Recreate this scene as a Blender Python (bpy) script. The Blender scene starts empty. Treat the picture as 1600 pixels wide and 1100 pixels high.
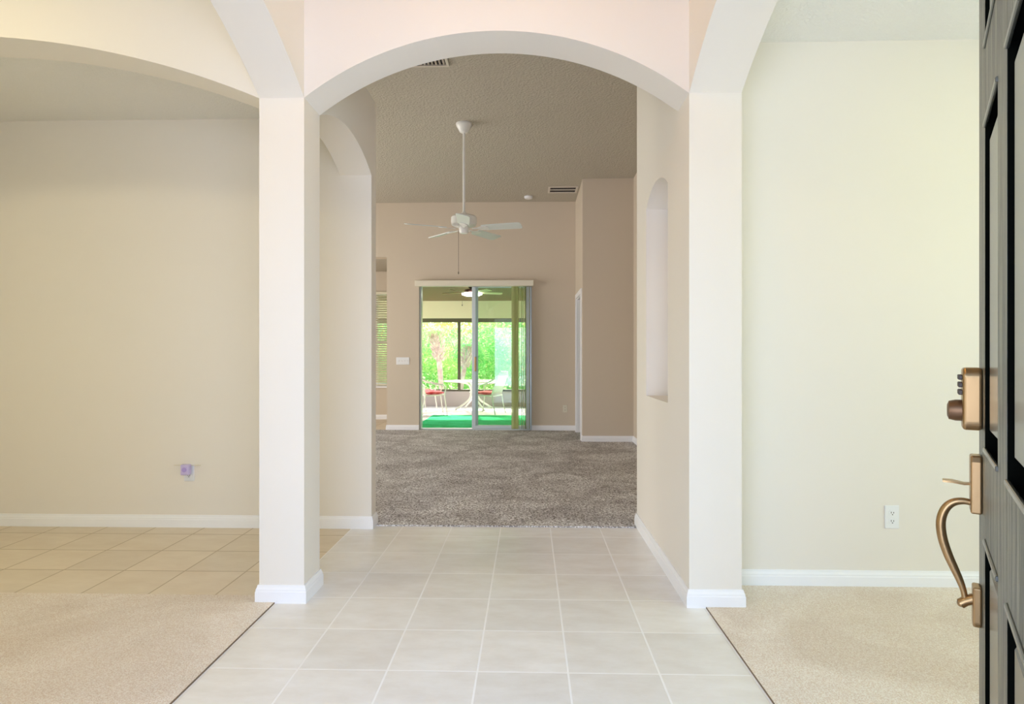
import bpy, bmesh, math, random
from mathutils import Vector, Matrix
random.seed(7)
PI = math.pi
S = bpy.context.scene
C = S.collection

# ------------------------------------------------------------------ camera, world, light, exposure
F, YAW, HZ, CH = 948.0, 0.0272, 556.0, 1.18
cam_data = bpy.data.cameras.new('camera')
cam_data.sensor_width = 36.0
cam_data.lens = F / 1600 * 36
cam_data.shift_y = (HZ - 550) / 1600
cam_data.clip_start = 0.02
cam = bpy.data.objects.new('camera', cam_data); C.objects.link(cam)
cam.location = (0, 0, CH); cam.rotation_euler = (PI/2, 0, YAW)
S.camera = cam
S.view_settings.view_transform = 'Standard'
S.view_settings.look = 'None'
S.view_settings.exposure = 0.0
S.view_settings.gamma = 1.0
S.view_settings.use_curve_mapping = False

w = bpy.data.worlds.new('sky'); S.world = w; w.use_nodes = True
nt = w.node_tree; nt.nodes.clear()
sky = nt.nodes.new('ShaderNodeTexSky'); sky.sky_type = 'NISHITA'; sky.sun_disc = False
sky.sun_elevation = math.radians(32); sky.sun_rotation = math.radians(20)
sky.air_density = 1.0; sky.dust_density = 3.5; sky.ozone_density = 1.0
bg = nt.nodes.new('ShaderNodeBackground'); bg.inputs[1].default_value = 0.5
wo = nt.nodes.new('ShaderNodeOutputWorld')
nt.links.new(sky.outputs[0], bg.inputs[0]); nt.links.new(bg.outputs[0], wo.inputs[0])

def sun(loc_dir, strength, col, ang=1.5):
    l = bpy.data.lights.new('sun', 'SUN'); l.energy = strength; l.color = col; l.angle = math.radians(ang)
    o = bpy.data.objects.new('sun', l); C.objects.link(o)
    o.rotation_euler = Vector(loc_dir).to_track_quat('-Z', 'Y').to_euler()
sun((0.2, -0.84, -0.52), 10, (1.0, 0.96, 0.9))

def area(name, loc, direction, sx, sy, power, col):
    l = bpy.data.lights.new(name, 'AREA'); l.shape = 'RECTANGLE'; l.size = sx; l.size_y = sy
    l.energy = power; l.color = col
    o = bpy.data.objects.new(name, l); C.objects.link(o)
    o.location = loc
    o.rotation_euler = Vector(direction).to_track_quat('-Z', 'Y').to_euler()
    return o
area('daylight_entrance', (-0.2, -0.5, 1.15), (0, 1, -0.04), 2.4, 1.9, 93, (0.581, 0.688, 1.0))
area('daylight_right_room', (4.1, 1.75, 1.5), (-1, 0, 0), 1.9, 1.6, 30, (0.7, 0.933, 1.0))
area('daylight_left_room', (-4.4, 1.75, 1.4), (1, 0, 0), 1.9, 1.5, 8.3, (0.94, 1.0, 0.361))
area('daylight_great_room', (-5.85, 7.0, 1.4), (1, 0, -.3), 3.6, 2.0, 188, (1.0, 0.973, 0.936))

# ------------------------------------------------------------------ node helpers and materials
def srgb(r, g, b):
    f = lambda v: (v/255/12.92) if v/255 <= 0.04045 else ((v/255+0.055)/1.055)**2.4
    return (f(r), f(g), f(b), 1)
def mat(name, col, rough=0.6, metal=0.0, bump=0, bscale=100, bdist=0.002, spec=0.5, vary=0, vscale=5, col2=None, stretch=None, detail=3):
    m = bpy.data.materials.new(name); m.use_nodes = True
    n = m.node_tree; b = n.nodes['Principled BSDF']
    b.inputs['Base Color'].default_value = col; b.inputs['Roughness'].default_value = rough
    b.inputs['Metallic'].default_value = metal
    b.inputs['Specular IOR Level'].default_value = spec
    tc = n.nodes.new('ShaderNodeTexCoord')
    src = tc.outputs['Object']
    if stretch:
        mp = n.nodes.new('ShaderNodeMapping'); mp.inputs['Scale'].default_value = stretch
        n.links.new(src, mp.inputs[0]); src = mp.outputs[0]
    if bump:
        t = n.nodes.new('ShaderNodeTexNoise'); t.inputs['Scale'].default_value = bscale; t.inputs['Detail'].default_value = detail
        n.links.new(src, t.inputs['Vector'])
        bp = n.nodes.new('ShaderNodeBump'); bp.inputs['Strength'].default_value = bump; bp.inputs['Distance'].default_value = bdist
        n.links.new(t.outputs[0], bp.inputs['Height']); n.links.new(bp.outputs[0], b.inputs['Normal'])
    if col2 is not None:
        t2 = n.nodes.new('ShaderNodeTexNoise'); t2.inputs['Scale'].default_value = vscale; t2.inputs['Detail'].default_value = 5
        n.links.new(src, t2.inputs['Vector'])
        r = n.nodes.new('ShaderNodeValToRGB'); r.color_ramp.elements[0].position = 0.5-vary; r.color_ramp.elements[1].position = 0.5+vary
        r.color_ramp.elements[0].color = col; r.color_ramp.elements[1].color = col2
        n.links.new(t2.outputs[0], r.inputs[0]); n.links.new(r.outputs[0], b.inputs['Base Color'])
    return m

def carpet_mat(name, dark, light, patch_dark, fine=260, patch=1.6, bump=1.0):
    m = bpy.data.materials.new(name); m.use_nodes = True
    n = m.node_tree; b = n.nodes['Principled BSDF']; b.inputs['Roughness'].default_value = 1.0
    b.inputs['Specular IOR Level'].default_value = 0.1
    tc = n.nodes.new('ShaderNodeTexCoord')
    t = n.nodes.new('ShaderNodeTexNoise'); t.inputs['Scale'].default_value = fine; t.inputs['Detail'].default_value = 2
    n.links.new(tc.outputs['Object'], t.inputs['Vector'])
    r = n.nodes.new('ShaderNodeValToRGB'); r.color_ramp.elements[0].position = .36; r.color_ramp.elements[1].position = .64
    r.color_ramp.elements[0].color = dark; r.color_ramp.elements[1].color = light
    n.links.new(t.outputs[0], r.inputs[0])
    t2 = n.nodes.new('ShaderNodeTexNoise'); t2.inputs['Scale'].default_value = patch; t2.inputs['Detail'].default_value = 6; t2.inputs['Distortion'].default_value = 1.2
    n.links.new(tc.outputs['Object'], t2.inputs['Vector'])
    r2 = n.nodes.new('ShaderNodeValToRGB'); r2.color_ramp.elements[0].position = .38; r2.color_ramp.elements[1].position = .62
    r2.color_ramp.elements[0].color = patch_dark; r2.color_ramp.elements[1].color = (1, 1, 1, 1)
    n.links.new(t2.outputs[0], r2.inputs[0])
    mx = n.nodes.new('ShaderNodeMix'); mx.data_type = 'RGBA'; mx.blend_type = 'MULTIPLY'; mx.inputs[0].default_value = 1
    n.links.new(r.outputs[0], mx.inputs[6]); n.links.new(r2.outputs[0], mx.inputs[7])
    n.links.new(mx.outputs[2], b.inputs['Base Color'])
    bp = n.nodes.new('ShaderNodeBump'); bp.inputs['Strength'].default_value = bump; bp.inputs['Distance'].default_value = .006
    n.links.new(t.outputs[0], bp.inputs['Height']); n.links.new(bp.outputs[0], b.inputs['Normal'])
    return m

TX0, TY0, TS = -0.868, 2.262, 0.3385
def tile_mat(name, c1, c2, grout, rough=0.35):
    m = bpy.data.materials.new(name); m.use_nodes = True
    n = m.node_tree; b = n.nodes['Principled BSDF']
    tc = n.nodes.new('ShaderNodeTexCoord')
    mp = n.nodes.new('ShaderNodeMapping'); mp.inputs['Location'].default_value = (-TX0 + TS*40, -TY0 + TS*40, 0)
    n.links.new(tc.outputs['Object'], mp.inputs[0])
    br = n.nodes.new('ShaderNodeTexBrick'); br.offset = 0; br.squash = 1
    br.inputs['Scale'].default_value = 1; br.inputs['Brick Width'].default_value = TS; br.inputs['Row Height'].default_value = TS
    br.inputs['Mortar Size'].default_value = 0.0044; br.inputs['Mortar Smooth'].default_value = 0.3
    br.inputs['Color1'].default_value = (0.92, 0.92, 0.92, 1); br.inputs['Color2'].default_value = (1, 1, 1, 1); br.inputs['Bias'].default_value = 0
    br.inputs['Mortar'].default_value = (1, 1, 1, 1)
    n.links.new(mp.outputs[0], br.inputs['Vector'])
    t = n.nodes.new('ShaderNodeTexNoise'); t.inputs['Scale'].default_value = 4.5; t.inputs['Detail'].default_value = 8; t.inputs['Roughness'].default_value = .65
    mp2 = n.nodes.new('ShaderNodeMapping'); mp2.inputs['Scale'].default_value = (1, 2.2, 1); mp2.inputs['Rotation'].default_value = (0, 0, .4)
    n.links.new(tc.outputs['Object'], mp2.inputs[0]); n.links.new(mp2.outputs[0], t.inputs['Vector'])
    r = n.nodes.new('ShaderNodeValToRGB'); r.color_ramp.elements[0].position = .35; r.color_ramp.elements[1].position = .65
    r.color_ramp.elements[0].color = c1; r.color_ramp.elements[1].color = c2
    n.links.new(t.outputs[0], r.inputs[0])
    mu = n.nodes.new('ShaderNodeMix'); mu.data_type = 'RGBA'; mu.blend_type = 'MULTIPLY'; mu.inputs[0].default_value = 1
    n.links.new(r.outputs[0], mu.inputs[6]); n.links.new(br.outputs['Color'], mu.inputs[7])
    mx = n.nodes.new('ShaderNodeMix'); mx.data_type = 'RGBA'
    n.links.new(br.outputs['Fac'], mx.inputs[0]); n.links.new(mu.outputs[2], mx.inputs[6]); mx.inputs[7].default_value = grout
    n.links.new(mx.outputs[2], b.inputs['Base Color'])
    rr = n.nodes.new('ShaderNodeMapRange'); rr.inputs['To Min'].default_value = rough; rr.inputs['To Max'].default_value = .8
    n.links.new(br.outputs['Fac'], rr.inputs[0]); n.links.new(rr.outputs[0], b.inputs['Roughness'])
    bp = n.nodes.new('ShaderNodeBump'); bp.inputs['Strength'].default_value = .5; bp.inputs['Distance'].default_value = .002; bp.invert = True
    n.links.new(br.outputs['Fac'], bp.inputs['Height'])
    bp2 = n.nodes.new('ShaderNodeBump'); bp2.inputs['Strength'].default_value = .15; bp2.inputs['Distance'].default_value = .002
    n.links.new(t.outputs[0], bp2.inputs['Height']); n.links.new(bp.outputs[0], bp2.inputs['Normal'])
    n.links.new(bp2.outputs[0], b.inputs['Normal'])
    return m

def glass_mat(name, tint, gloss=0.12, rough=0.0):
    m = bpy.data.materials.new(name); m.use_nodes = True; n = m.node_tree; n.nodes.clear()
    o = n.nodes.new('ShaderNodeOutputMaterial'); tr = n.nodes.new('ShaderNodeBsdfTransparent'); tr.inputs[0].default_value = tint
    g = n.nodes.new('ShaderNodeBsdfGlossy'); g.inputs['Roughness'].default_value = rough
    mx = n.nodes.new('ShaderNodeMixShader'); fr = n.nodes.new('ShaderNodeFresnel'); fr.inputs[0].default_value = 1.45
    n.links.new(fr.outputs[0], mx.inputs[0]); n.links.new(tr.outputs[0], mx.inputs[1]); n.links.new(g.outputs[0], mx.inputs[2])
    n.links.new(mx.outputs[0], o.inputs[0]); return m

def translucent_mat(name, col, tcol, fac=0.5, transp=0.0, col2=None, scale=8):
    m = bpy.data.materials.new(name); m.use_nodes = True; n = m.node_tree; n.nodes.clear()
    o = n.nodes.new('ShaderNodeOutputMaterial'); d = n.nodes.new('ShaderNodeBsdfDiffuse'); t = n.nodes.new('ShaderNodeBsdfTranslucent')
    d.inputs[0].default_value = col; t.inputs[0].default_value = tcol
    if col2 is not None:
        tc = n.nodes.new('ShaderNodeTexCoord'); no = n.nodes.new('ShaderNodeTexNoise'); no.inputs['Scale'].default_value = scale
        n.links.new(tc.outputs['Object'], no.inputs['Vector'])
        r = n.nodes.new('ShaderNodeValToRGB'); r.color_ramp.elements[0].position = .4; r.color_ramp.elements[1].position = .6
        r.color_ramp.elements[0].color = col; r.color_ramp.elements[1].color = col2
        n.links.new(no.outputs[0], r.inputs[0]); n.links.new(r.outputs[0], d.inputs[0]); n.links.new(r.outputs[0], t.inputs[0])
    mx = n.nodes.new('ShaderNodeMixShader'); mx.inputs[0].default_value = fac
    n.links.new(d.outputs[0], mx.inputs[1]); n.links.new(t.outputs[0], mx.inputs[2]); out = mx.outputs[0]
    if transp:
        tr = n.nodes.new('ShaderNodeBsdfTransparent'); m2 = n.nodes.new('ShaderNodeMixShader'); m2.inputs[0].default_value = transp
        n.links.new(out, m2.inputs[1]); n.links.new(tr.outputs[0], m2.inputs[2]); out = m2.outputs[0]
    n.links.new(out, o.inputs[0]); return m

def emit_mat(name, col, st):
    m = bpy.data.materials.new(name); m.use_nodes = True; b = m.node_tree.nodes['Principled BSDF']
    b.inputs['Base Color'].default_value = col; b.inputs['Emission Color'].default_value = col; b.inputs['Emission Strength'].default_value = st
    return m

M = {}
M['paint'] = mat('cream_wall_paint', srgb(236, 229, 218), .65, bump=.12, bscale=140, bdist=.001, spec=.3)
M['ceil'] = mat('textured_ceiling_paint', srgb(238, 235, 228), .85, bump=1.0, bscale=75, bdist=.006, spec=.1, detail=4)
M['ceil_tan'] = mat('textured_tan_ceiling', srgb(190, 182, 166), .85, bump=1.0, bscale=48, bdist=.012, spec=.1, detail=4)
M['tan'] = mat('tan_wall_paint', srgb(213, 199, 179), .65, bump=.12, bscale=140, bdist=.001, spec=.3)
M['trim'] = mat('white_trim_paint', srgb(246, 245, 246), .35, spec=.4)
M['tile'] = tile_mat('beige_floor_tile', srgb(234, 229, 222), srgb(244, 241, 237), srgb(250, 248, 246), .28)
M['tile_warm_light'] = tile_mat('floor_tile_warm_light', srgb(224, 208, 184), srgb(232, 218, 196), srgb(190, 172, 146), .45)  # foyer tile again, with warm light put into its colour
M['carpet'] = carpet_mat('tan_carpet', srgb(232, 214, 196), srgb(255, 248, 238), srgb(240, 236, 232), 230, 1.5)
M['carpet_dark'] = carpet_mat('brown_grey_carpet', srgb(132, 123, 117), srgb(255, 253, 251), srgb(220, 217, 216), 95, 2.0)
M['door'] = mat('weathered_dark_door', srgb(44, 47, 40), .36, bump=.6, bscale=26, bdist=.004, spec=.9, stretch=(9, 9, .6), detail=8, vary=.09, vscale=5, col2=srgb(112, 111, 94))
M['door_panel'] = mat('door_panel_paint', srgb(74, 74, 64), .22, spec=.9)
M['door_shade'] = mat('door_groove_shade', srgb(12, 13, 10), .95, spec=0)  # shade painted near-black into the grooves and upright bevels
M['bronze'] = mat('antique_brass', srgb(166, 134, 92), .32, metal=.9, bump=.1, bscale=60)
M['bronze_dark'] = mat('aged_brass', srgb(118, 88, 62), .4, metal=.8)
M['button'] = mat('dark_button_rubber', srgb(70, 58, 48), .5)
M['plastic'] = mat('white_plastic', srgb(238, 238, 238), .35)
M['ivory'] = mat('ivory_plastic', srgb(226, 218, 196), .35)
M['slot'] = mat('dark_slot', srgb(40, 34, 30), .6)
M['lilac'] = mat('lilac_plastic', srgb(206, 192, 232), .35)
M['fan'] = mat('white_fan_enamel', srgb(236, 234, 226), .35)
M['blade'] = mat('fan_blade_enamel', srgb(226, 230, 224), .4)
M['chain'] = mat('chain_metal', srgb(120, 110, 98), .4, metal=.6)
M['alu'] = mat('slider_aluminium', srgb(206, 214, 216), .35, metal=.25)
M['alu_dark'] = mat('screen_frame_bronze', srgb(92, 88, 70), .5)
M['glass'] = glass_mat('slider_glass', (0.93, 0.975, 0.93, 1))
M['table_glass'] = translucent_mat('frosted_table_glass', srgb(232, 240, 228), srgb(232, 240, 228), .5, transp=.45)
M['glass2'] = glass_mat('window_glass', (0.97, 0.98, 0.97, 1))
M['vane'] = translucent_mat('blind_vane_vinyl', srgb(218, 216, 184), srgb(224, 224, 176), .6, transp=.30)
M['valance'] = mat('valance_vinyl', srgb(232, 224, 204), .45)
M['blind'] = mat('cream_blind_slats', srgb(232, 226, 200), .45)
M['vent'] = mat('vent_enamel', srgb(214, 204, 190), .5)
M['vent_dark'] = mat('vent_duct_dark', srgb(38, 30, 26), .8)
M['white_metal'] = mat('white_patio_metal', srgb(244, 242, 236), .4)
M['sling'] = translucent_mat('white_sling_mesh', srgb(240, 238, 230), srgb(240, 238, 230), .4, transp=.35)
M['cushion'] = mat('red_cushion_fabric', srgb(206, 62, 66), .9, bump=.4, bscale=300, spec=.1, vary=.12, vscale=9, col2=srgb(232, 116, 118))
M['turf'] = carpet_mat('green_turf', srgb(24, 206, 120), srgb(84, 250, 176), srgb(226, 246, 232), 160, 3)
M['concrete'] = mat('white_concrete', srgb(236, 232, 226), .7, bump=.2, bscale=40)
M['lanai_ceiling'] = mat('lanai_ceiling_tan', srgb(112, 92, 66), .7, bump=.4, bscale=40)
M['stucco'] = mat('cream_stucco', srgb(246, 240, 216), .8, bump=.5, bscale=60, bdist=.004)
M['kick'] = mat('grey_kick_plate', srgb(192, 180, 180), .6)
M['grass'] = mat('lawn_grass', srgb(110, 170, 60), .9, bump=1, bscale=40, vary=.2, vscale=3, col2=srgb(160, 205, 90))
M['leaf'] = translucent_mat('hedge_leaves', srgb(168, 232, 160), srgb(130, 210, 90), .5, col2=srgb(232, 248, 186), scale=.9)
M['leaf2'] = translucent_mat('tree_leaves', srgb(214, 236, 140), srgb(190, 225, 80), .5, col2=srgb(246, 250, 190), scale=.7)
M['bark'] = mat('pale_palm_bark', srgb(246, 232, 230), .9, bump=1, bscale=14, bdist=.02, vary=.15, vscale=6, col2=srgb(214, 180, 184))
M['stain'] = mat('stained_ceiling_patch', srgb(184, 156, 130), .85)
M['lamp_glow'] = emit_mat('lit_globe', (1.0, 0.967, 0.9, 1), 9)
M['foyer_fill_glow'] = emit_mat('warm_fill_globe', (1.0, 0.519, 0.03, 1), 13.5)  # glow of the added, unseen foyer pendant
M['fan_dark'] = mat('brown_fan_metal', srgb(70, 44, 42), .4)
M['blade_wood'] = mat('pale_blade_wood', srgb(214, 204, 170), .5)

# ------------------------------------------------------------------ mesh helpers
class MB:
    def __init__(s): s.v = []; s.f = []; s.sm = []
    def add(s, vs, fs, smooth=False):
        o = len(s.v); s.v += [tuple(v) for v in vs]
        for f in fs: s.f.append(tuple(i+o for i in f)); s.sm.append(smooth)
        return s
    def box(s, x0, x1, y0, y1, z0, z1):
        return s.add([(x, y, z) for x in (x0, x1) for y in (y0, y1) for z in (z0, z1)],
                     [(0, 1, 3, 2), (4, 6, 7, 5), (0, 4, 5, 1), (2, 3, 7, 6), (0, 2, 6, 4), (1, 5, 7, 3)])
    def prism(s, pts, a0, a1, axis='y'):
        """outline pts (u, z) in XZ (axis y) or YZ (axis x); or XY (axis z)"""
        def P(u, v, a): return {'y': (u, a, v), 'x': (a, u, v), 'z': (u, v, a)}[axis]
        n = len(pts)
        return s.add([P(u, v, a0) for u, v in pts] + [P(u, v, a1) for u, v in pts],
                     [tuple(range(n)), tuple(range(2*n-1, n-1, -1))] + [(i, i+n, (i+1) % n+n, (i+1) % n) for i in range(n)])
    def tube(s, path, r, n=8, smooth=True, caps=True, flat=1.0):
        path = [Vector(p) for p in path]; rs = r if isinstance(r, (list, tuple)) else [r]*len(path)
        vs = []; up = None
        for i, p in enumerate(path):
            d = (path[min(i+1, len(path)-1)] - path[max(i-1, 0)]).normalized()
            if up is None:
                up = d.orthogonal().normalized()
            up = (up - d*up.dot(d)).normalized(); side = d.cross(up)
            for k in range(n):
                a = 2*PI*k/n; vs.append(p + (up*math.cos(a) + side*math.sin(a)*flat)*rs[i])
        fs = [(i*n+k, i*n+(k+1) % n, (i+1)*n+(k+1) % n, (i+1)*n+k) for i in range(len(path)-1) for k in range(n)]
        s.add(vs, fs, smooth)
        if caps: s.add([vs[k] for k in range(n)], [tuple(range(n-1, -1, -1))]); s.add([vs[-n+k] for k in range(n)], [tuple(range(n))])
        return s
    def lathe(s, prof, c=(0, 0, 0), n=28, smooth=True):
        vs = [(c[0]+r*math.cos(2*PI*k/n), c[1]+r*math.sin(2*PI*k/n), c[2]+z) for r, z in prof for k in range(n)]
        fs = [(i*n+k, i*n+(k+1) % n, (i+1)*n+(k+1) % n, (i+1)*n+k) for i in range(len(prof)-1) for k in range(n)]
        return s.add(vs, fs, smooth)
    def xform(s, mtx):
        s.v = [tuple(mtx @ Vector(v)) for v in s.v]; return s
    def build(s, name, m, parent=None, bevel=0, seg=2, fix=True, sharp=40):
        me = bpy.data.meshes.new(name); me.from_pydata(s.v, [], s.f); me.update()
        if fix:
            bm = bmesh.new(); bm.from_mesh(me); bmesh.ops.remove_doubles(bm, verts=bm.verts, dist=1e-5)
            bmesh.ops.recalc_face_normals(bm, faces=bm.faces)
            bm.to_mesh(me); bm.free()
        me.materials.append(m)
        if any(s.sm):
            for p in me.polygons: p.use_smooth = True
            try: me.set_sharp_from_angle(angle=math.radians(sharp))
            except Exception: pass
        o = bpy.data.objects.new(name, me); C.objects.link(o)
        if parent: o.parent = parent
        if bevel:
            b = o.modifiers.new('bevel', 'BEVEL'); b.width = bevel; b.segments = seg; b.limit_method = 'ANGLE'
        return o
def struct(name, mb, m, parent=None, **k):
    o = mb.build(name, m, parent, **k)
    if not parent: o['kind'] = 'structure'
    return o
def thing(name, label, cat, loc=(0, 0, 0), rz=0, group=None):
    o = bpy.data.objects.new(name, None); C.objects.link(o); o.empty_display_size = .1
    o.location = loc; o.rotation_euler = (0, 0, rz); o['label'] = label; o['category'] = cat
    if group: o['group'] = group
    return o
def tag(o, label, cat, group=None):
    o['label'] = label; o['category'] = cat
    if group: o['group'] = group
    return o
def dup(root, loc, rz, label):
    r = root.copy(); C.objects.link(r); r.location = loc; r.rotation_euler = (0, 0, rz); r['label'] = label
    for ch in list(root.children):
        c = ch.copy(); C.objects.link(c); c.parent = r
        for g in ch.children:
            d = g.copy(); C.objects.link(d); d.parent = c
    return r
def arc(a0, a1, zs, rise, n=40):
    """segmental arch from (a0, zs) to (a1, zs)"""
    h = abs(a1-a0)/2; R = (h*h+rise*rise)/(2*rise); cx = (a0+a1)/2; out = []
    t = math.asin(h/R)
    for i in range(n+1):
        a = -t + 2*t*i/n
        out.append((cx + R*math.sin(a)*(1 if a1 > a0 else -1), zs + rise - R + R*math.cos(a)))
    return out
PROF = [(0, 0), (.015, 0), (.015, .052), (.0125, .058), (.0125, .064), (.008, .074), (.006, .084), (0, .084)]
def sweep(path, closed=False, prof=PROF, z=0):
    """profile swept along a floor path; the room lies to the right of the travel direction"""
    n = len(path); mb = MB(); vs = []
    for i, p in enumerate(path):
        p = Vector(p)
        def nrm(a, b):
            d = (Vector(b)-Vector(a)).normalized(); return Vector((d.y, -d.x))
        ns = []
        if i > 0 or closed: ns.append(nrm(path[i-1], path[i]))
        if i < n-1 or closed: ns.append(nrm(path[i], path[(i+1) % n]))
        m = ns[0] if len(ns) == 1 else (ns[0]+ns[1])/(1+ns[0].dot(ns[1]))
        for d, h in prof: q = p + m*d; vs.append((q.x, q.y, z+h))
    k = len(prof); fs = []
    for i in range(n if closed else n-1):
        j = (i+1) % n
        for a in range(k): b = (a+1) % k; fs.append((i*k+a, i*k+b, j*k+b, j*k+a))
    if not closed: fs += [tuple(range(k)), tuple(range((n-1)*k+k-1, (n-1)*k-1, -1))]
    return mb.add(vs, fs)

# ------------------------------------------------------------------ key dimensions (metres)
SPR = 2.415                       # spring height of the arches
YF, YB = 2.874, 3.09              # front and back face of the arch wall
XLo, XLi = -1.29, -1.073          # left pillar
XRi, XRo = 0.755, 1.0             # right pillar / hallway wall
HW0, HW1 = 4.12, 4.24             # back wall of the left hall
CL, CG = 2.80, 3.61
CLR = 3.15                        # front-left room is taller               # side-room ceiling, great-room ceiling
YBW = 9.58                        # great-room back wall
WT = 2.955                        # top of the hall box

# ------------------------------------------------------------------ floors
struct('floor', MB().box(XLo+.08, .83, .2, YF+.01, -.08, 0).box(XLi, XRi, YF+.01, 4.19, -.08, 0).box(XLo+.08, XLi, YF+.01, HW0, -.08, 0), M['tile'])
struct('floor_left_hall', MB().box(-4.5, XLo+.08, 2.94, HW0, -.08, 0), M['tile_warm_light'])
struct('floor_left_room', MB().box(-4.5, XLo+.08, .6, 2.94, -.08, .006), M['carpet'])
struct('floor_right_room', MB().box(.83, 4.2, .6, 3.16, -.08, .006), M['carpet'])
struct('floor_great_room', MB().box(-6, 1.9, 4.19, YBW, -.08, .006), M['carpet_dark'])
struct('floor_nook', MB().box(-6, -2.2, YBW, 11.24, -.08, 0).box(-2.2, .9, YBW, YBW+.2, -.08, 0), M['tile_warm_light'])

# ------------------------------------------------------------------ arch walls
a = arc(XLi, XRi, SPR, .307)
struct('wall_main_arch', MB().prism([(XLi-.001, SPR)] + a[1:-1] + [(XRi+.001, SPR), (XRi+.001, CG), (XLi-.001, CG)], YF, YB, 'y'), M['paint'])
a = arc(-4.5, XLo, SPR, .325)
struct('wall_left_arch', MB().prism(a + [(XLo, CG), (-4.5, CG)], YF, YB, 'y'), M['paint'])
# the left pillar with the arch wall that runs from it towards the entrance
struct('wall_left_pillar', MB().box(XLo, XLi, YF, YB, 0, SPR).box(XLo, XLi, YF, YB, SPR, CG), M['paint'])
a = arc(.76, YF, SPR, .3)
struct('wall_foyer_left', MB().prism([(.6, 0), (.76, 0)] + a + [(YF, CG), (.6, CG)], XLo, XLi, 'x'), M['paint'])
struct('wall_foyer_right', MB().prism([(.6, 0), (.76, 0)] + a + [(YF, CG), (.6, CG)], XRi, XRo, 'x'), M['paint'])
# side arch into the left hall
a = arc(YB, HW0, SPR, .122)
struct('wall_hall_left', MB().prism(a + [(HW0, WT), (YB, WT)], XLo, XLi, 'x'), M['paint'])
struct('wall_hall_back', MB().box(-6, XLi, HW0, HW1, 0, WT), M['paint'])
# hallway wall on the right, with the tall arched niche
N0, N1, NZ = 3.311, 3.915, .925
na = arc(N0, N1, 2.118, .095, 20)
struct('wall_hall_right', MB().box(XRi, XRo, YF, N0, 0, CG).box(XRi, XRo, N1, 4.25, 0, CG).box(XRi, XRo, N0, N1, 0, NZ)
       .prism(na + [(N1, CG), (N0, CG)], XRi, XRo, 'x').box(XRi+.15, XRo, N0, N1, NZ, 2.3), M['paint'])
# ------------------------------------------------------------------ remaining shell
struct('wall_right_room_back', MB().box(XRo, 4.2, 3.15, 3.27, 0, CL+.1), M['paint'])
struct('wall_right_room_side', MB().box(4.2, 4.32, .45, .85, 0, CL+.1).box(4.2, 4.32, 2.65, 3.27, 0, CL+.1).box(4.2, 4.32, .85, 2.65, 0, .75).box(4.2, 4.32, .85, 2.65, 2.25, CL+.1), M['paint'])
struct('wall_left_room_side', MB().box(-4.62, -4.5, .45, .85, 0, CG).box(-4.62, -4.5, 2.65, HW0, 0, CG).box(-4.62, -4.5, .85, 2.65, 0, .75).box(-4.62, -4.5, .85, 2.65, 2.25, CG), M['paint'])
struct('wall_front', MB().box(-4.62, -1.05, .42, .6, 0, CG).box(.62, 4.32, .42, .6, 0, CG).box(-1.05, .62, .42, .6, 2.32, CG), M['paint'])
struct('ceiling_left_room', MB().box(-4.62, XLo, .42, YF, CLR, CLR+.12), M['ceil'])
struct('ceiling_left_hall', MB().box(-6, XLo, YB, HW0, CL+.01, WT), M['ceil'])
struct('ceiling_right_room', MB().box(XRo, 4.32, .42, 3.27, CL-.01, CL+.12), M['ceil'])
struct('ceiling_foyer', MB().box(XLo, XRo, .42, YB, CG, CG+.12), M['ceil'])
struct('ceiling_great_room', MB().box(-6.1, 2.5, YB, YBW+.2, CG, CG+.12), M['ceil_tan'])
struct('wall_great_room_left', MB().box(-6.12, -6, YB, 5.2, 0, CG).box(-6.12, -6, 8.8, 11.4, 0, CG).box(-6.12, -6, 5.2, 8.8, 0, .5).box(-6.12, -6, 5.2, 8.8, 2.5, CG), M['tan'])
struct('wall_arch_upper', MB().box(-6, -4.5, YB-.1, YB, 0, CG), M['tan'])
OX0, OX1, OZ = -1.735, .05, 2.335
struct('wall_great_room_back', MB().box(-2.25, OX0, YBW, YBW+.2, 0, CG).box(OX1, .9, YBW, YBW+.2, 0, CG).box(OX0, OX1, YBW, YBW+.2, OZ, CG).box(-6, -2.25, YBW, YBW+.2, 2.75, CG), M['tan'])
struct('wall_great_room_right', MB().box(1.435, 1.55, 4.25, 8.46, 0, CG).box(XRo, 1.5, 4.13, 4.25, 0, CG), M['tan'])
struct('wall_box_front', MB().box(.741, 1.435, 8.34, 8.46, 0, CG), M['tan'])
DY0, DY1, DZ = 8.50, 9.36, 2.05
struct('wall_box_side', MB().box(.741, .86, 8.46, DY0, 0, CG).box(.741, .86, DY1, YBW, 0, CG).box(.741, .86, DY0, DY1, DZ, CG), M['tan'])
struct('wall_box_inner', MB().box(2.3, 2.4, 8.46, YBW, 0, CG).box(1.55, 2.4, 8.36, 8.46, 0, CG), M['tan'])
struct('ceiling_box', MB().box(.86, 2.3, 8.46, YBW, 2.4, 2.45), M['ceil'])
struct('floor_box', MB().box(1.9, 2.4, 8.3, YBW+.2, -.08, .006), M['carpet_dark'])
struct('wall_nook_back', MB().box(-6, -2.87, 11.24, 11.4, 0, 2.85).box(-2.3, -2.2, 11.24, 11.4, 0, 2.85).box(-2.87, -2.3, 11.24, 11.4, 0, .62).box(-2.87, -2.3, 11.24, 11.4, 2.37, 2.85), M['tan'])
struct('wall_nook_right', MB().box(-2.2, -2.1, YBW+.2, 11.4, 0, 2.85), M['tan'])
struct('ceiling_nook', MB().box(-6, -2.2, YBW+.2, 11.4, 2.75, 2.85), M['ceil_tan'])

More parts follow.
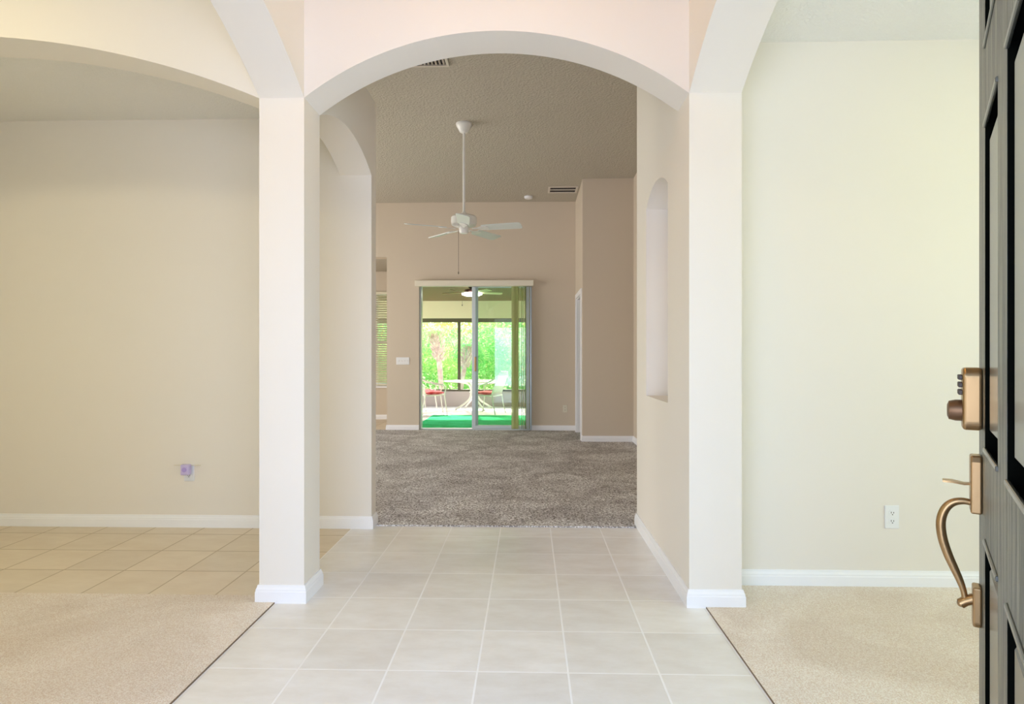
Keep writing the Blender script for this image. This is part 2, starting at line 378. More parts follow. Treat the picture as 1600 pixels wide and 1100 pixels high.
# baseboards
struct('baseboard_left_pillar', sweep([(XLo, YF), (XLi, YF), (XLi, YB), (XLo, YB)], closed=True), M['trim'])
struct('baseboard_left_hall', sweep([(-4.5, HW0), (XLi, HW0), (XLi, HW1)]), M['trim'])
struct('baseboard_right', sweep([(XRo, 4.25), (XRi, 4.25), (XRi, YF), (XRo, YF), (XRo, 3.15), (4.2, 3.15)]), M['trim'])
struct('baseboard_great_room_back', sweep([(-2.25, YBW+.2), (-2.25, YBW), (OX0, YBW)]), M['trim'])
struct('baseboard_great_room_back_right', sweep([(OX1, YBW), (.741, YBW)]), M['trim'])
struct('baseboard_box', sweep([(.741, 8.42), (.741, 8.34), (1.435, 8.34), (1.435, 4.25)]), M['trim'])
struct('baseboard_nook', sweep([(-6, 11.24), (-2.2, 11.24)]), M['trim'])
# casing round the doorway in the side of the box
cs = MB().box(.722, .741, DY0-.065, DY0, 0, DZ+.07).box(.722, .741, DY1, DY1+.065, 0, DZ+.07).box(.722, .741, DY0, DY1, DZ, DZ+.07)
cs.box(.741, .86, DY0, DY0+.012, 0, DZ).box(.741, .86, DY1-.012, DY1, 0, DZ).box(.741, .86, DY0+.012, DY1-.012, DZ-.012, DZ)
struct('trim_1', cs, M['trim'], bevel=.003)
d3 = MB().box(.88, 1.66, 9.30, 9.34, .01, 2.03).build('door_3', M['trim'], bevel=.003); d3['kind'] = 'structure'
MB().lathe([(0, 0), (.026, 0), (.026, .03), (0, .04)], n=16).xform(Matrix.Translation((1.6, 9.30, .95)) @ Matrix.Rotation(PI/2, 4, 'X')).build('door_knob', M['bronze'], d3)
# transition strips between carpet and tile
struct('trim_2', MB().prism([(4.178, 0), (4.205, 0), (4.202, .009), (4.181, .009)], XLi+.02, XRi-.02, 'x'), M['carpet_dark'])
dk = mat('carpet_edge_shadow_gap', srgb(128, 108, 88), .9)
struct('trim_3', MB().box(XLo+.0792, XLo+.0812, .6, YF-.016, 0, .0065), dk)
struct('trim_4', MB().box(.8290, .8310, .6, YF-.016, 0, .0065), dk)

# windows off to the sides (they let in the daylight)
for i, (x, s) in enumerate(((4.2, 1), (-4.5, -1))):
    x0, x1 = sorted((x+.03*s, x+.09*s))
    mb = MB().box(x0, x1, .85, .9, .75, 2.25).box(x0, x1, 2.6, 2.65, .75, 2.25).box(x0, x1, .9, 2.6, .75, .8).box(x0, x1, .9, 2.6, 2.2, 2.25).box(x0, x1, .9, 2.6, 1.48, 1.52)
    wn = struct('window_%d' % (i+1), mb, M['trim'])
    MB().box(x+.055*s-.003, x+.055*s+.003, .9, 2.6, .8, 2.2).build('pane', M['glass2'], wn)
mb = MB()
for y in (5.2, 6.38, 7.56, 8.74): mb.box(-6.1, -6.03, y, y+.06, .5, 2.5)
mb.box(-6.1, -6.03, 5.2, 8.8, .5, .56).box(-6.1, -6.03, 5.2, 8.8, 2.44, 2.5)
wn = struct('window_3', mb, M['trim']); MB().box(-6.068, -6.062, 5.2, 8.8, .5, 2.5).build('pane', M['glass2'], wn)

# ------------------------------------------------------------------ nook window with horizontal blind
mb = MB().box(-2.87, -2.83, 11.27, 11.33, .62, 2.37).box(-2.34, -2.3, 11.27, 11.33, .62, 2.37).box(-2.83, -2.34, 11.27, 11.33, 1.40, 1.45).box(-2.83, -2.34, 11.27, 11.33, .62, .67).box(-2.83, -2.34, 11.27, 11.33, 2.32, 2.37)
wn = struct('window_4', mb, M['trim'])
MB().box(-2.83, -2.34, 11.297, 11.303, .67, 2.32).build('pane', M['glass2'], wn)
MB().box(-2.93, -2.24, 11.19, 11.27, .585, .618).build('window_sill', M['trim'], wn, bevel=.004)
bl = thing('window_blind', 'cream horizontal slat blind lowered over the narrow nook window', 'blind', (-2.585, 11.22, 2.37))
MB().box(-.27, .27, -.03, .03, -.05, 0).build('headrail', M['blind'], bl, bevel=.004)
sl = MB()
k = 0; z = -.075
while z > -1.70:
    sl.prism([(-.023, z-.017), (.023, z+.013), (.023, z+.0165), (-.023, z-.0135)], -.265, .265, 'x'); z -= .042
sl.build('slats', M['blind'], bl)
MB().box(-.265, .265, -.024, .024, -1.74, -1.718).build('bottom_rail', M['blind'], bl, bevel=.003)
cd = MB()
for x in (-.2, .2): cd.box(x-.0015, x+.0015, -.027, -.024, -1.73, -.04)
cd.build('cord', M['blind'], bl)

# ------------------------------------------------------------------ sliding glass door
sd = bpy.data.objects.new('door_2', None); C.objects.link(sd); sd.location = (0, YBW, 0); sd['kind'] = 'structure'
fr = MB().box(OX0, OX0+.028, .03, .16, 0, OZ).box(OX1-.028, OX1, .03, .16, 0, OZ).box(OX0+.028, OX1-.028, .03, .16, OZ-.03, OZ).box(OX0+.028, OX1-.028, .03, .16, 0, .022)
fr.build('door_frame', M['alu'], sd, bevel=.003)
def panel(x0, x1, y0, y1, name, sw=.055, rail=.048):
    mb = MB().box(x0, x0+sw, y0, y1, .024, OZ-.032).box(x1-sw, x1, y0, y1, .024, OZ-.032).box(x0+sw, x1-sw, y0, y1, .024, .024+rail).box(x0+sw, x1-sw, y0, y1, OZ-.068, OZ-.032)
    p = mb.build(name, M['alu'], sd, bevel=.003)
    ym = (y0+y1)/2
    MB().box(x0+sw, x1-sw, ym-.003, ym+.003, .024+rail, OZ-.068).build('glass_pane', M['glass'], p)
    return p
p1 = panel(-.90, .022, .040, .078, 'sliding_panel')
p2 = panel(-.862, .022, .105, .143, 'fixed_panel')
h = MB().box(-.858, -.826, .012, .040, .935, 1.165)
h.build('door_handle', M['bronze'], p1, bevel=.006)
for ob in list(sd.children): pass

vb = thing('vertical_blind', 'stacked translucent vertical blind vanes under a long cream valance', 'blind', (-.845, YBW, 0))
xv = -.845
MB().box(-1.782-xv, .078-xv, -.125, -.002, 2.272, 2.362).build('valance', M['valance'], vb, bevel=.006)
nv = 9
for i in range(nv):
    x = -.225 + i*.030
    a_ = math.radians((84, 97, 78, 90)[i % 4]) if i > 1 else math.radians(22)
    ww = .0445
    mb = MB(); pts = []
    for t in range(7):
        q = (t/6-.5)*2
        pts.append((q*ww, .006*(1-q*q)))
    ca, sa = math.cos(a_), math.sin(a_)
    top, bot = 2.268, .03
    P = [(x-xv+px_*ca-py_*sa, -.062+px_*sa+py_*ca) for px_, py_ in pts]
    Q = [(x-xv+px_*ca-(py_+.001)*sa, -.062+px_*sa+(py_+.001)*ca) for px_, py_ in pts]
    mb.prism(P+Q[::-1], bot, top, 'z')
    mb.build('vane', M['vane'], vb)

# ------------------------------------------------------------------ front door (open, seen along its outer face)
DA = math.radians(32.44)
fd = bpy.data.objects.new('door_1', None); C.objects.link(fd); fd['kind'] = 'structure'
W_, TH, DH = .91, .045, 2.24
far = Vector((1.0024, 1.378, 0)); dirv = Vector((math.sin(DA), math.cos(DA), 0))
fd.location = far; fd.rotation_euler = (0, 0, -DA)
# local frame: +Y points away along the leaf (far edge at y=0, hinge at y=-W_), -X is the visible outer face
cols = [(.15, .40), (.53, .78)]
rows = [(.22, .81), (.985, 1.65), (1.80, 2.10)]
mb = MB()
def yb(t0, t1, z0, z1, d0=0.0, d1=TH): mb.box(d0, d1, -t1, -t0, z0, z1)
yb(0, .15, .01, DH); yb(.40, .53, .01, DH); yb(.78, W_, .01, DH)
for t0, t1 in cols:
    zz = [.01] + [z for r in rows for z in r] + [DH]
    for i in range(0, len(zz), 2): yb(t0, t1, zz[i], zz[i+1])
leaf = mb.build('door_leaf', M['door'], fd, bevel=.002)
pn = 0
for t0, t1 in cols:
    for z0, z1 in rows:
        e_ = .0015
        p = MB().box(.020, .032, -t1, -t0, z0, z1).box(.0005, .020, -t1, -t1+e_, z0, z1).box(.0005, .020, -t0-e_, -t0, z0, z1).box(.0005, .020, -t1+e_, -t0-e_, z0, z0+e_).box(.0005, .020, -t1+e_, -t0-e_, z1-e_, z1)
        # moulded frame: cove lined with painted shade, and a raised bead
        g = p.build('door_groove', M['door_shade'], fd)
        b0 = .030
        y0, y1, q0, q1 = -t1+b0, -t0-b0, z0+b0, z1-b0
        e = .02
        V = [(.020, y0, q0), (.020, y1, q0), (.020, y1, q1), (.020, y0, q1), (.004, y0+e, q0+e), (.004, y1-e, q0+e), (.004, y1-e, q1-e), (.004, y0+e, q1-e)]
        rp = MB().add(V, [(0, 1, 5, 4), (2, 3, 7, 6), (4, 5, 6, 7)])
        rp.build('door_panel', M['door_panel'], fd)
        MB().add(V, [(1, 2, 6, 5), (3, 0, 4, 7)]).build('door_groove', M['door_shade'], fd, fix=False)  # upright bevels painted dark for shade; level ones keep the panel colour
        # bead moulding round the panel
        bd = MB()
        w1, w2 = .0, .010
        for (a0, a1, c0, c1) in ((-t1, -t0, z0, z0+w2), (-t1, -t0, z1-w2, z1)):
            bd.box(-.004, .003, a0-(.002), a1, c0, c1)
        bd.build('moulding', M['door_panel'], fd, bevel=.0025)
# deadbolt keypad
yk = -.066
kp = MB().prism([(-.036, 1.035), (-.026, 1.022), (.026, 1.022), (.036, 1.035), (.036, 1.140), (.026, 1.155), (-.026, 1.155), (-.036, 1.140)], -.034, 0, 'x')
kp.xform(Matrix.Translation((0, yk, 0)))
kpo = kp.build('keypad_deadbolt', M['bronze'], fd, bevel=.006, seg=3)
for i, z in enumerate((1.134, 1.118, 1.102)):
    for yy in (-.014, .014):
        MB().box(-.041, -.033, yk+yy-.010, yk+yy+.010, z-.0055, z+.0055).build('button', M['button'], kpo, bevel=.002)
kn = MB().lathe([(0, 0), (.023, 0), (.023, .012), (.020, .024), (.012, .027), (0, .027)], n=20)
kn.xform(Matrix.Translation((-.033, yk, 1.062)) @ Matrix.Rotation(-PI/2, 4, 'Y')).build('turn_knob', M['bronze_dark'], kpo)
# handleset
hp = MB().prism([(-.026, .845), (.026, .845), (.026, .955), (.020, .968), (-.020, .968), (-.026, .955)], -.020, 0, 'x').xform(Matrix.Translation((0, yk, 0)))
hs = hp.build('handle_set', M['bronze'], fd, bevel=.004, seg=3)
lp = MB().prism([(-.022, .612), (-.014, .602), (.014, .602), (.022, .612), (.022, .688), (-.022, .688)], -.016, 0, 'x').xform(Matrix.Translation((0, yk, 0)))
lp.build('lower_plate', M['bronze'], hs, bevel=.004)
tl = MB(); pth = [(-.012, .904), (-.03, .902), (-.05, .905), (-.068, .905)]
top = [(x, z+.004) for x, z in pth]
vs = []
for (x, z), hw in zip(pth, (.008, .010, .014, .013)):
    vs += [(x, yk-hw, z), (x, yk+hw, z), (x, yk+hw, z+.004), (x, yk-hw, z+.004)]
fs = [(i*4+k, i*4+(k+1) % 4, (i+1)*4+(k+1) % 4, (i+1)*4+k) for i in range(3) for k in range(4)] + [(0, 3, 2, 1), (12, 13, 14, 15)]
tl.add(vs, fs, True).build('thumb_latch', M['bronze'], hs)
gp = [(-.010, .862), (-.030, .866), (-.050, .860), (-.064, .843), (-.071, .815), (-.068, .780), (-.058, .745), (-.047, .717), (-.037, .692), (-.031, .672), (-.028, .653)]
# smooth path
def cr(pts, n=4):
    out = []
    P = [Vector(p) for p in pts]
    for i in range(len(P)-1):
        p0, p1, p2, p3 = P[max(i-1, 0)], P[i], P[i+1], P[min(i+2, len(P)-1)]
        for k in range(n):
            t = k/n
            out.append(.5*((2*p1)+(-p0+p2)*t+(2*p0-5*p1+4*p2-p3)*t*t+(-p0+3*p1-3*p2+p3)*t**3))
    out.append(P[-1]); return out
gpath = cr([(x, yk, z) for x, z in gp])
nn = len(gpath)
rad = [.006+.0035*math.sin(PI*min(1, i/nn*1.15)) for i in range(nn)]
MB().tube(gpath, rad, 12).build('pull_grip', M['bronze'], hs)
MB().tube([(-.004, yk, .662), (-.016, yk, .657), (-.028, yk, .650), (-.036, yk, .643), (-.041, yk, .640)], [.0125, .011, .010, .0105, .004], 12).build('grip_foot', M['bronze'], hs)
hg = MB()
for z in (.25, 1.1, 1.95): hg.tube([(TH+.004, -W_-.006, z-.05), (TH+.004, -W_-.006, z+.05)], .007, 10)
hg.build('hinge', M['bronze_dark'], fd)

# ------------------------------------------------------------------ ceiling fan
FX, FY = -.675, 6.33
cf = thing('ceiling_fan', 'white five-blade ceiling fan on a long downrod in the great room', 'ceiling fan', (FX, FY, CG))
MB().lathe([(0, 0), (.082, 0), (.084, -.012), (.078, -.03), (.045, -.09), (.026, -.1), (0, -.1)]).build('canopy', M['fan'], cf)
MB().tube([(0, 0, -.09), (0, 0, -.965)], .0135, 14).build('downrod', M['fan'], cf)
MB().lathe([(0, -.93), (.024, -.93), (.03, -.955), (.06, -.96), (.118, -.968), (.134, -.985), (.136, -1.03), (.128, -1.062), (.10, -1.078), (.05, -1.082), (0, -1.082)]).build('motor_housing', M['fan'], cf)
MB().lathe([(0, -1.08), (.048, -1.08), (.052, -1.095), (.05, -1.135), (.04, -1.15), (0, -1.152)]).build('switch_housing', M['fan'], cf)
R_ = .62
for k in range(5):
    an = math.radians(-13 + 72*k)
    rot = Matrix.Rotation(an, 4, 'Z') @ Matrix.Translation((0, 0, -1.098)) @ Matrix.Rotation(math.radians(-13), 4, 'X')
    out = [(.20, -.055), (.24, -.062), (R_-.03, -.070), (R_-.008, -.060), (R_, -.04), (R_, .04), (R_-.008, .060), (R_-.03, .070), (.24, .062), (.20, .055)]
    b = MB().prism(out, -.004, .004, 'z').xform(rot).build('blade', M['blade'], cf, bevel=.002)
    br = MB().prism([(.09, -.012), (.15, -.014), (.19, -.040), (.25, -.045), (.27, -.02), (.27, .02), (.25, .045), (.19, .040), (.15, .014), (.09, .012)], -.010, -.004, 'z').xform(rot)
    br.build('blade_bracket', M['fan'], b, bevel=.002)
MB().tube([(-.055, -.02, -1.12), (-.055, -.02, -1.55)], .0022, 6).lathe([(0, -1.55), (.006, -1.555), (.006, -1.575), (0, -1.58)], (-.055, -.02, 0), 8).build('pull_chain', M['chain'], cf)

# ------------------------------------------------------------------ ceiling vents, smoke detector
rv = thing('ceiling_vent', 'rectangular ceiling vent with two dark slots near the right box wall', 'vent', (.50, 8.87, CG))
X0, X1, Y0, Y1 = -.215, .215, -.16, .16
MB().box(X0, X1, Y0, Y0+.03, -.014, 0).box(X0, X1, Y1-.03, Y1, -.014, 0).box(X0, X0+.03, Y0+.03, Y1-.03, -.014, 0).box(X1-.03, X1, Y0+.03, Y1-.03, -.014, 0).build('frame', M['vent'], rv, bevel=.003)
MB().box(X0+.03, X1-.03, Y0+.03, Y1-.03, -.003, 0).build('duct_opening', M['vent_dark'], rv)
sl = MB().box(X0+.03, X1-.03, -.012, .012, -.013, -.002)
sl.build('louvre', M['vent'], rv)
sv = thing('ceiling_vent', 'small louvred ceiling grille just showing under the main arch', 'vent', (-.83, 4.91, CG))
MB().box(-.17, .17, -.15, -.125, -.014, 0).box(-.17, .17, .125, .15, -.014, 0).box(-.17, -.145, -.125, .125, -.014, 0).box(.145, .17, -.125, .125, -.014, 0).build('frame', M['vent'], sv, bevel=.003)
MB().box(-.145, .145, -.125, .125, -.003, 0).build('duct_opening', M['vent_dark'], sv)
sl = MB()
for i in range(9): x = -.135+i*.032; sl.prism([(x, -.012), (x+.004, -.012), (x+.014, -.003), (x+.010, -.003)], -.125, .125, 'y')
sl.build('louvre', M['vent'], sv)
tag(MB().lathe([(0, 0), (.065, 0), (.067, -.012), (.058, -.032), (.03, -.038), (0, -.038)], (0, 9.25, CG), 24).build('smoke_detector', M['plastic']),
    'round white smoke detector on the great room ceiling', 'smoke detector')

# ------------------------------------------------------------------ outlets and switches
def outlet(name, label, loc, m, with_tag=True):
    t = thing(name, label, 'outlet', loc)
    MB().box(-.036, .036, -.006, 0, -.059, .059).build('cover_plate', m, t, bevel=.003)
    for z in (.021, -.021):
        f = MB().prism([(x*.017, z+y*.0155) for x, y in [(math.cos(a)*(1), math.sin(a)*(1)) for a in [i*PI/10 for i in range(20)]]], -.008, -.0055, 'y').build('socket', m, t)
        MB().box(-.0075, -.0050, -.0088, -.0078, z-.002, z+.007).box(.0050, .0075, -.0088, -.0078, z-.002, z+.006).prism([(.0028*math.cos(a), z-.008+.0028*math.sin(a)) for a in [i*PI/4 for i in range(8)]], -.0088, -.0078, 'y').build('slot', M['slot'], f)
    return t
def onY(px, py, Y):
    u = (px-800)/F; c, s = math.cos(YAW), math.sin(YAW)
    dx, dy, dz = c*u-s, s*u+c, -(py-HZ)/F
    return (dx*Y/dy, Y, CH+dz*Y/dy)
outlet('wall_outlet', 'white duplex outlet low on the pale right room wall', onY(1393, 807.5, 3.15), M['plastic'])
outlet('wall_outlet', 'ivory duplex outlet low on the great room back wall', onY(883, 638.5, YBW), M['ivory'])
lo = onY(296, 738, HW0)
outlet('wall_outlet', 'white outlet on the left hall wall behind the lilac plug-in device', lo, M['plastic'])
pd = thing('plug_in_device', 'small lilac plug-in device with a thin bar, on the left hall outlet', 'plug-in device', (lo[0]-.008, HW0-.010, lo[2]+.018))
MB().box(-.030, .030, -.040, 0, -.030, .042).build('body', M['lilac'], pd, bevel=.008, seg=3)
MB().prism([(.016*math.cos(a), .008+.016*math.sin(a)) for a in [i*PI/10 for i in range(20)]], -.044, -.038, 'y').build('front_button', mat('lilac_button', srgb(180, 160, 222), .3), pd, bevel=.001)
MB().tube([(-.092, -.004, .033), (.095, -.004, .033)], .003, 8).build('bar', M['ivory'], pd)
sp = onY(629.5, 564, YBW)
sw = thing('light_switch', 'white four-gang switch plate left of the sliding glass door', 'light switch', sp)
MB().box(-.105, .105, -.007, 0, -.058, .058).build('switch_plate', M['plastic'], sw, bevel=.004)
for i in range(4):
    x = -.069+i*.046
    MB().prism([(-.012, -.010), (-.006, -.010), (-.006, .010), (-.016, .014)], x-.006, x+.006, 'x').build('toggle', M['plastic'], sw, bevel=.001)

# ------------------------------------------------------------------ lanai
LZ = -.10
struct('floor_lanai', MB().box(-2.2, 6, YBW+.2, 11.4, LZ-.1, LZ).box(-4.4, 6, 11.4, 16.2, LZ-.1, LZ), M['concrete'])
tag(MB().box(-2.05, 3.2, YBW+.22, 12.95, LZ, LZ+.012).build('turf_rug', M['turf']), 'bright green artificial turf rug on the lanai outside the slider', 'rug')
struct('ceiling_lanai', MB().box(-4.4, 6, 11.4, 15.45, 2.57, 2.67).box(-2.1, 6, YBW+.2, 11.4, 2.57, 2.67), M['lanai_ceiling'])
struct('wall_lanai_beam', MB().box(-4.4, 6, 15.30, 15.45, 2.13, 2.57), M['stucco'])
struct('wall_lanai_kick', MB().box(-4.4, 6, 15.32, 15.42, LZ, .28), M['kick'])
sf = MB().box(-4.4, 6, 15.33, 15.40, 2.03, 2.13).box(-4.4, 6, 15.33, 15.40, .28, .33)
for x in (-4.35, -1.76, .75, 3.3, 5.9): sf.box(x-.035, x+.035, 15.34, 15.40, .33, 2.03)
struct('trim_5', sf, M['alu_dark'])
struct('wall_lanai_side', MB().box(6, 6.1, YBW+.2, 15.45, LZ, 2.67).box(2.4, 6, YBW+.1, YBW+.2, LZ, 2.67), M['stucco'])

def patio_chair(label, loc, rz):
    t = thing('patio_chair', label, 'chair', loc, rz)
    r = .013
    # local: sitter faces +X
    for s in (-1, 1):
        y = .26*s
        MB().tube([(.24, y, .42), (.27, y, .21), (.30, y*1.04, 0)], r, 8).build('leg', M['white_metal'], t)
        MB().tube([(-.18, y, .42), (-.22, y, .2), (-.27, y*1.04, 0)], r, 8).build('leg', M['white_metal'], t)
        MB().tube(cr([(-.34, y, .86), (-.22, y*1.08, .76), (-.02, y*1.14, .665), (.18, y*1.12, .64), (.27, y*1.05, .58), (.24, y, .42)]), .014, 8).build('armrest', M['white_metal'], t)
    MB().tube(cr([(-.17, -.25, .42), (-.24, -.25, .62), (-.34, -.23, .88), (-.36, -.12, .93), (-.36, .12, .93), (-.34, .23, .88), (-.24, .25, .62), (-.17, .25, .42)]), r, 8).build('back_frame', M['white_metal'], t)
    MB().tube([(.25, -.26, .42), (.25, .26, .42), (-.19, .26, .40), (-.19, -.26, .40), (.25, -.26, .42)], r, 8).build('seat_frame', M['white_metal'], t)
    mb = MB()
    for i in range(9):
        f = i/8; y = -.22+.44*f
        mb.tube([(-.18, y, .43), (-.25, y, .64), (-.345, y*.95, .90)], .011, 6, flat=.4)
    for i in range(5):
        f = (i+.5)/5; z = .45+.42*f; x = -.185-.16*f*f-.01
        mb.box(x-.004, x+.004, -.24, .24, z-.012, z+.012)
    mb.build('backrest', M['white_metal'], t)
    mb = MB()
    for i in range(8):
        x = -.16+.055*i; mb.box(x, x+.035, -.25, .25, .412, .420)
    mb.build('seat', M['white_metal'], t)
    return t
def cushion(label, loc, rz):
    mb = MB(); n = 10; vs = []; fs = []
    for side in (1, -1):
        for i in range(n+1):
            for j in range(n+1):
                u, v = i/n*2-1, j/n*2-1
                e = (1-abs(u)**3)*(1-abs(v)**3)
                vs.append((u*.21, v*.22, .038+side*(.006+.032*e**.5 + .004*math.sin(7*u+3*v)*e)))
        o = 0 if side == 1 else (n+1)**2
        for i in range(n):
            for j in range(n):
                q = (o+i*(n+1)+j, o+(i+1)*(n+1)+j, o+(i+1)*(n+1)+j+1, o+i*(n+1)+j+1); fs.append(q if side == 1 else q[::-1])
    k = (n+1)**2
    ring = [(i, 0) for i in range(n+1)]+[(n, j) for j in range(1, n+1)]+[(i, n) for i in range(n-1, -1, -1)]+[(0, j) for j in range(n-1, 0, -1)]
    idx = [i*(n+1)+j for i, j in ring]
    for a_, b_ in zip(idx, idx[1:]+idx[:1]): fs.append((a_, b_, b_+k, a_+k))
    o = mb.add(vs, fs, True).build('seat_cushion', M['cushion'])
    o.location = loc; o.rotation_euler = (0, 0, rz)
    return tag(o, label, 'cushion')
ch1 = (-2.17, 13.55, LZ); ch2 = (-.87, 13.5, LZ); ch3 = (-2.55, 14.25, LZ)
c1 = patio_chair('white metal patio chair with red cushion at the left of the patio table', ch1, math.radians(18))
c2 = dup(c1, ch2, math.radians(180-22), 'white metal patio chair with red cushion, seen right of the slider stile')
c3 = dup(c1, ch3, math.radians(-20), 'white metal patio chair half hidden behind the left slider jamb')
for c, rz, lab in ((ch1, 18, 'red seat cushion on the patio chair left of the table'), (ch2, 158, 'red seat cushion on the patio chair right of the stile'), (ch3, -20, 'red seat cushion on the chair half hidden by the jamb')):
    r = math.radians(rz)
    cushion(lab, (c[0]+.03*math.cos(r), c[1]+.03*math.sin(r), LZ+.426), r)
tb = thing('patio_table', 'round glass topped patio table with white rim and curved splayed legs on the lanai', 'table', (-1.30, 14.5, LZ))
MB().lathe([(.675, .664), (.70, .662), (.72, .668), (.72, .682), (.70, .686), (.675, .684), (.675, .664)], n=48).build('table_rim', M['white_metal'], tb)
MB().lathe([(0, .672), (.676, .672), (.676, .680), (0, .680)], n=48).build('tabletop', M['table_glass'], tb)
for k in range(4):
    an = math.radians(45+90*k-12); ca, sa = math.cos(an), math.sin(an)
    pts = [(.42, .667), (.20, .62), (.10, .52), (.09, .36), (.16, .22), (.36, .09), (.50, .01)]
    MB().tube(cr([(r*ca, r*sa, z) for r, z in pts]), .022, 8).build('leg', M['white_metal'], tb)
MB().lathe([(.09, .40), (.115, .40), (.115, .43), (.09, .43), (.09, .40)], n=20).build('ring', M['white_metal'], tb)

lf = thing('ceiling_fan', 'dark motor ceiling fan with a lit globe under the lanai ceiling', 'ceiling fan', (-1.13, 12.1, 2.57))
MB().lathe([(0, 0), (.07, 0), (.07, -.03), (.02, -.05), (.02, -.06), (.13, -.065), (.15, -.08), (.15, -.12), (.11, -.135), (0, -.135)]).build('motor_housing', M['fan_dark'], lf)
MB().lathe([(.11, -.135), (.20, -.14), (.205, -.165), (.15, -.19), (.06, -.2), (0, -.202)]).build('globe', M['lamp_glow'], lf)
for k in range(5):
    rot = Matrix.Rotation(math.radians(20+72*k), 4, 'Z') @ Matrix.Translation((0, 0, -.125)) @ Matrix.Rotation(math.radians(-12), 4, 'X')
    MB().prism([(.13, -.02), (.2, -.05), (.62, -.065), (.64, 0), (.62, .065), (.2, .05), (.13, .02)], -.004, .004, 'z').xform(rot).build('blade', M['blade_wood'], lf)
MB().tube([(-.19, -.05, -.16), (-.19, -.05, -.36)], .003, 6).lathe([(0, -.36), (.010, -.37), (.010, -.39), (0, -.40)], (-.19, -.05, 0), 8).build('pull_chain', M['chain'], lf)

# ------------------------------------------------------------------ garden
struct('ground', MB().box(-30, 30, 16.2, 60, -.35, -.22).box(-30, -4.4, 11.4, 16.2, -.35, -.22).box(6.1, 30, 9.6, 16.2, -.35, -.22), M['grass'])
struct('ground_front', MB().box(-30, 30, -20, .2, -.35, -.1), M['concrete'])
struct('ground_side', MB().box(-30, -6.2, .2, 11.4, -.35, -.1).box(4.4, 30, .2, 9.6, -.35, -.1), M['concrete'])
def leaves(mb, cx, cy, cz, rx, ry, rz, n, s):
    for _ in range(n):
        while True:
            u, v, t = random.uniform(-1, 1), random.uniform(-1, 1), random.uniform(-1, 1)
            q = u*u+v*v+t*t
            if .25 < q < 1: break
        p = Vector((cx+u*rx, cy+v*ry, cz+t*rz))
        d = Vector((random.gauss(0, 1), random.gauss(0, 1), random.gauss(0, .7))).normalized(); e = d.orthogonal().normalized()
        e = (Matrix.Rotation(random.random()*6.28, 3, d) @ e)
        L = s*random.uniform(.6, 1.3); g = d*L; k = e*L*.35
        o = len(mb.v); mb.v += [tuple(p-g), tuple(p+k), tuple(p+g), tuple(p-k)]; mb.f.append((o, o+1, o+2, o+3)); mb.sm.append(False)
hd = MB()
for i in range(26):
    x = -9.5+i*.62
    leaves(hd, x, 20.5+random.uniform(-.6, .8), .75+random.uniform(-.2, .25), .75, .7, 1.15+random.uniform(-.1, .35), 1500, .075)
for i in range(14):
    x = -10+i*1.15
    leaves(hd, x, 22.5+random.uniform(-.6, .8), 1.35+random.uniform(-.2, .25), 1.1, .9, 1.2+random.uniform(-.3, .3), 1500, .09)
o = hd.build('hedge', M['leaf'], fix=False); o['kind'] = 'stuff'
tag(o, 'dense light green hedge foliage behind the screened lanai', 'hedge')
def tree(x, y, h, label, m, crown, trunk_r=.12):
    t = thing('garden_tree', label, 'tree', (x, y, -.22))
    MB().tube(cr([(0, 0, 0), (.06, .02, h*.4), (-.05, 0, h*.75), (.02, 0, h)]), [trunk_r*(1-.5*i/12) for i in range(13)], 10).build('trunk', M['bark'], t)
    mb = MB()
    for c in crown: leaves(mb, *c)
    mb.build('crown', m, t, fix=False)
tree(-5.6, 25, 3.0, 'yellow green leafy tree rising behind the hedge at left', M['leaf2'], [(0, 0, 2.6, 1.5, 1.2, 1.2, 3500, .10), (.8, .3, 2.2, 1.0, .8, .8, 1500, .1)])
tree(-.6, 26, 3.8, 'tall pale green tree behind the right slider glass', M['leaf2'], [(0, 0, 3.2, 1.6, 1.3, 1.6, 4500, .10), (.9, .3, 4.2, 1.2, .9, 1.0, 2200, .1)])
tree(-3.1, 28, 3.6, 'light green tree far behind the hedge in the middle', M['leaf2'], [(0, 0, 2.9, 1.5, 1.2, .9, 2600, .11)])
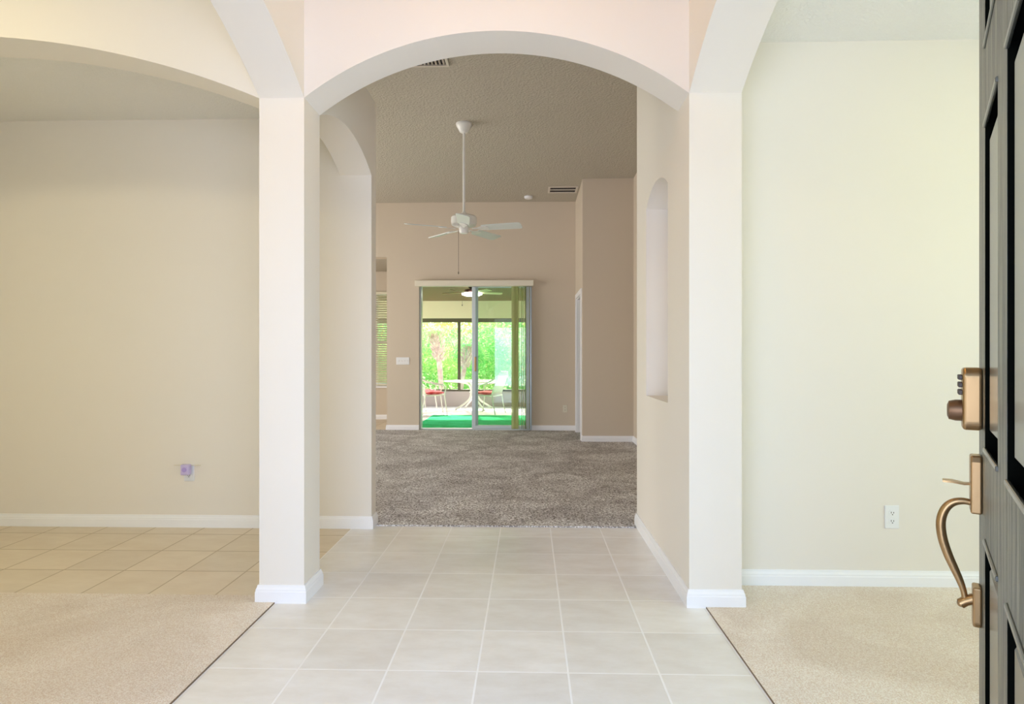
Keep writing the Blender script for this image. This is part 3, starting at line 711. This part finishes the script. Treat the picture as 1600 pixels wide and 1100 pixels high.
def palm(x, y, h, lean, label, booted):
    t = thing('palm_tree', label, 'palm tree', (x, y, -.22))
    MB().tube(cr([(0, 0, 0), (-lean*.25, 0, h*.4), (-lean*.6, 0, h*.75), (-lean, 0, h)]), [.075]*13, 12).build('trunk', M['bark'], t)
    mb = MB()
    for k in range(46):
        f = k/46; z = h*(.62+.38*f); xx = -lean*(.45+.55*f); an = k*2.4
        d = Vector((math.cos(an), math.sin(an), 0)); r0 = .1
        p = Vector((xx, 0, z))
        mb.tube([p+d*r0, p+d*(r0+.10+.06*f)+Vector((0, 0, .14))], [.05, .02], 5, flat=.5)
    mb.build('boots', M['bark'], t)
    fr_ = MB()
    for k in range(9):
        an = k*2*PI/9+.3; d = Vector((math.cos(an), math.sin(an), 0)); c0 = Vector((-lean, 0, h))
        pts = [c0+d*(s*.36)+Vector((0, 0, .35*s-.42*s*s)) for s in (0, .4, .8, 1.2, 1.5)]
        fr_.tube(pts, .008, 4)
        for q in range(16):
            s = q/16*1.4+.08; b = c0+d*(s*.36)+Vector((0, 0, .35*s-.42*s*s)); sd_ = Vector((-d.y, d.x, 0))
            for sg in (-1, 1):
                tip = b+sd_*sg*.22+d*.12-Vector((0, 0, .05))
                o_ = len(fr_.v); fr_.v += [tuple(b), tuple((b+tip)/2+d*.015), tuple(tip), tuple((b+tip)/2-d*.015)]; fr_.f.append((o_, o_+1, o_+2, o_+3)); fr_.sm.append(False)
    fr_.build('fronds', M['leaf'], t, fix=False)
palm(-2.44, 17.1, 2.05, .2, 'pale trunked palm leaning behind the left patio chair', True)
palm(-2.11, 18.55, 1.70, -.33, 'shorter pale palm beside the dark screen post', True)

# ------------------------------------------------------------------ added pendant, unseen above the frame, that warms the upper foyer
pl = thing('fill_pendant', 'added warm globe pendant, unseen above the frame, to light the upper foyer', 'lamp', (-.16, 1.75, CG))
MB().lathe([(0, 0), (.06, 0), (.055, -.03), (0, -.035)]).build('canopy', M['bronze_dark'], pl)
MB().tube([(0, 0, -.03), (0, 0, -.25)], .006, 8).build('stem', M['bronze_dark'], pl)
MB().lathe([(0, -.22), (.06, -.23), (.11, -.28), (.13, -.35), (.11, -.42), (.06, -.47), (0, -.48)]).build('globe', M['foyer_fill_glow'], pl)

# flush fill lamps added to brighten the two front rooms, unseen above the frame
def fill_lamp(loc, label, em):
    t = thing('ceiling_fill_lamp', label, 'lamp', loc)
    MB().lathe([(0, 0), (.19, 0), (.19, -.02), (0, -.02)]).build('base', M['trim'], t)
    MB().lathe([(.18, -.02), (.17, -.05), (.11, -.085), (0, -.10)]).build('shade', em, t)
fill_lamp((2.5, 1.7, CL-.01), 'added round fill lamp, unseen on the right room ceiling', emit_mat('right_fill_glow', (1.0, 0.975, 0.175, 1), 20))
fill_lamp((-2.9, 1.7, CLR), 'added round fill lamp, unseen on the left room ceiling', emit_mat('left_fill_glow', (1.0, 0.875, 0.607, 1), 56))
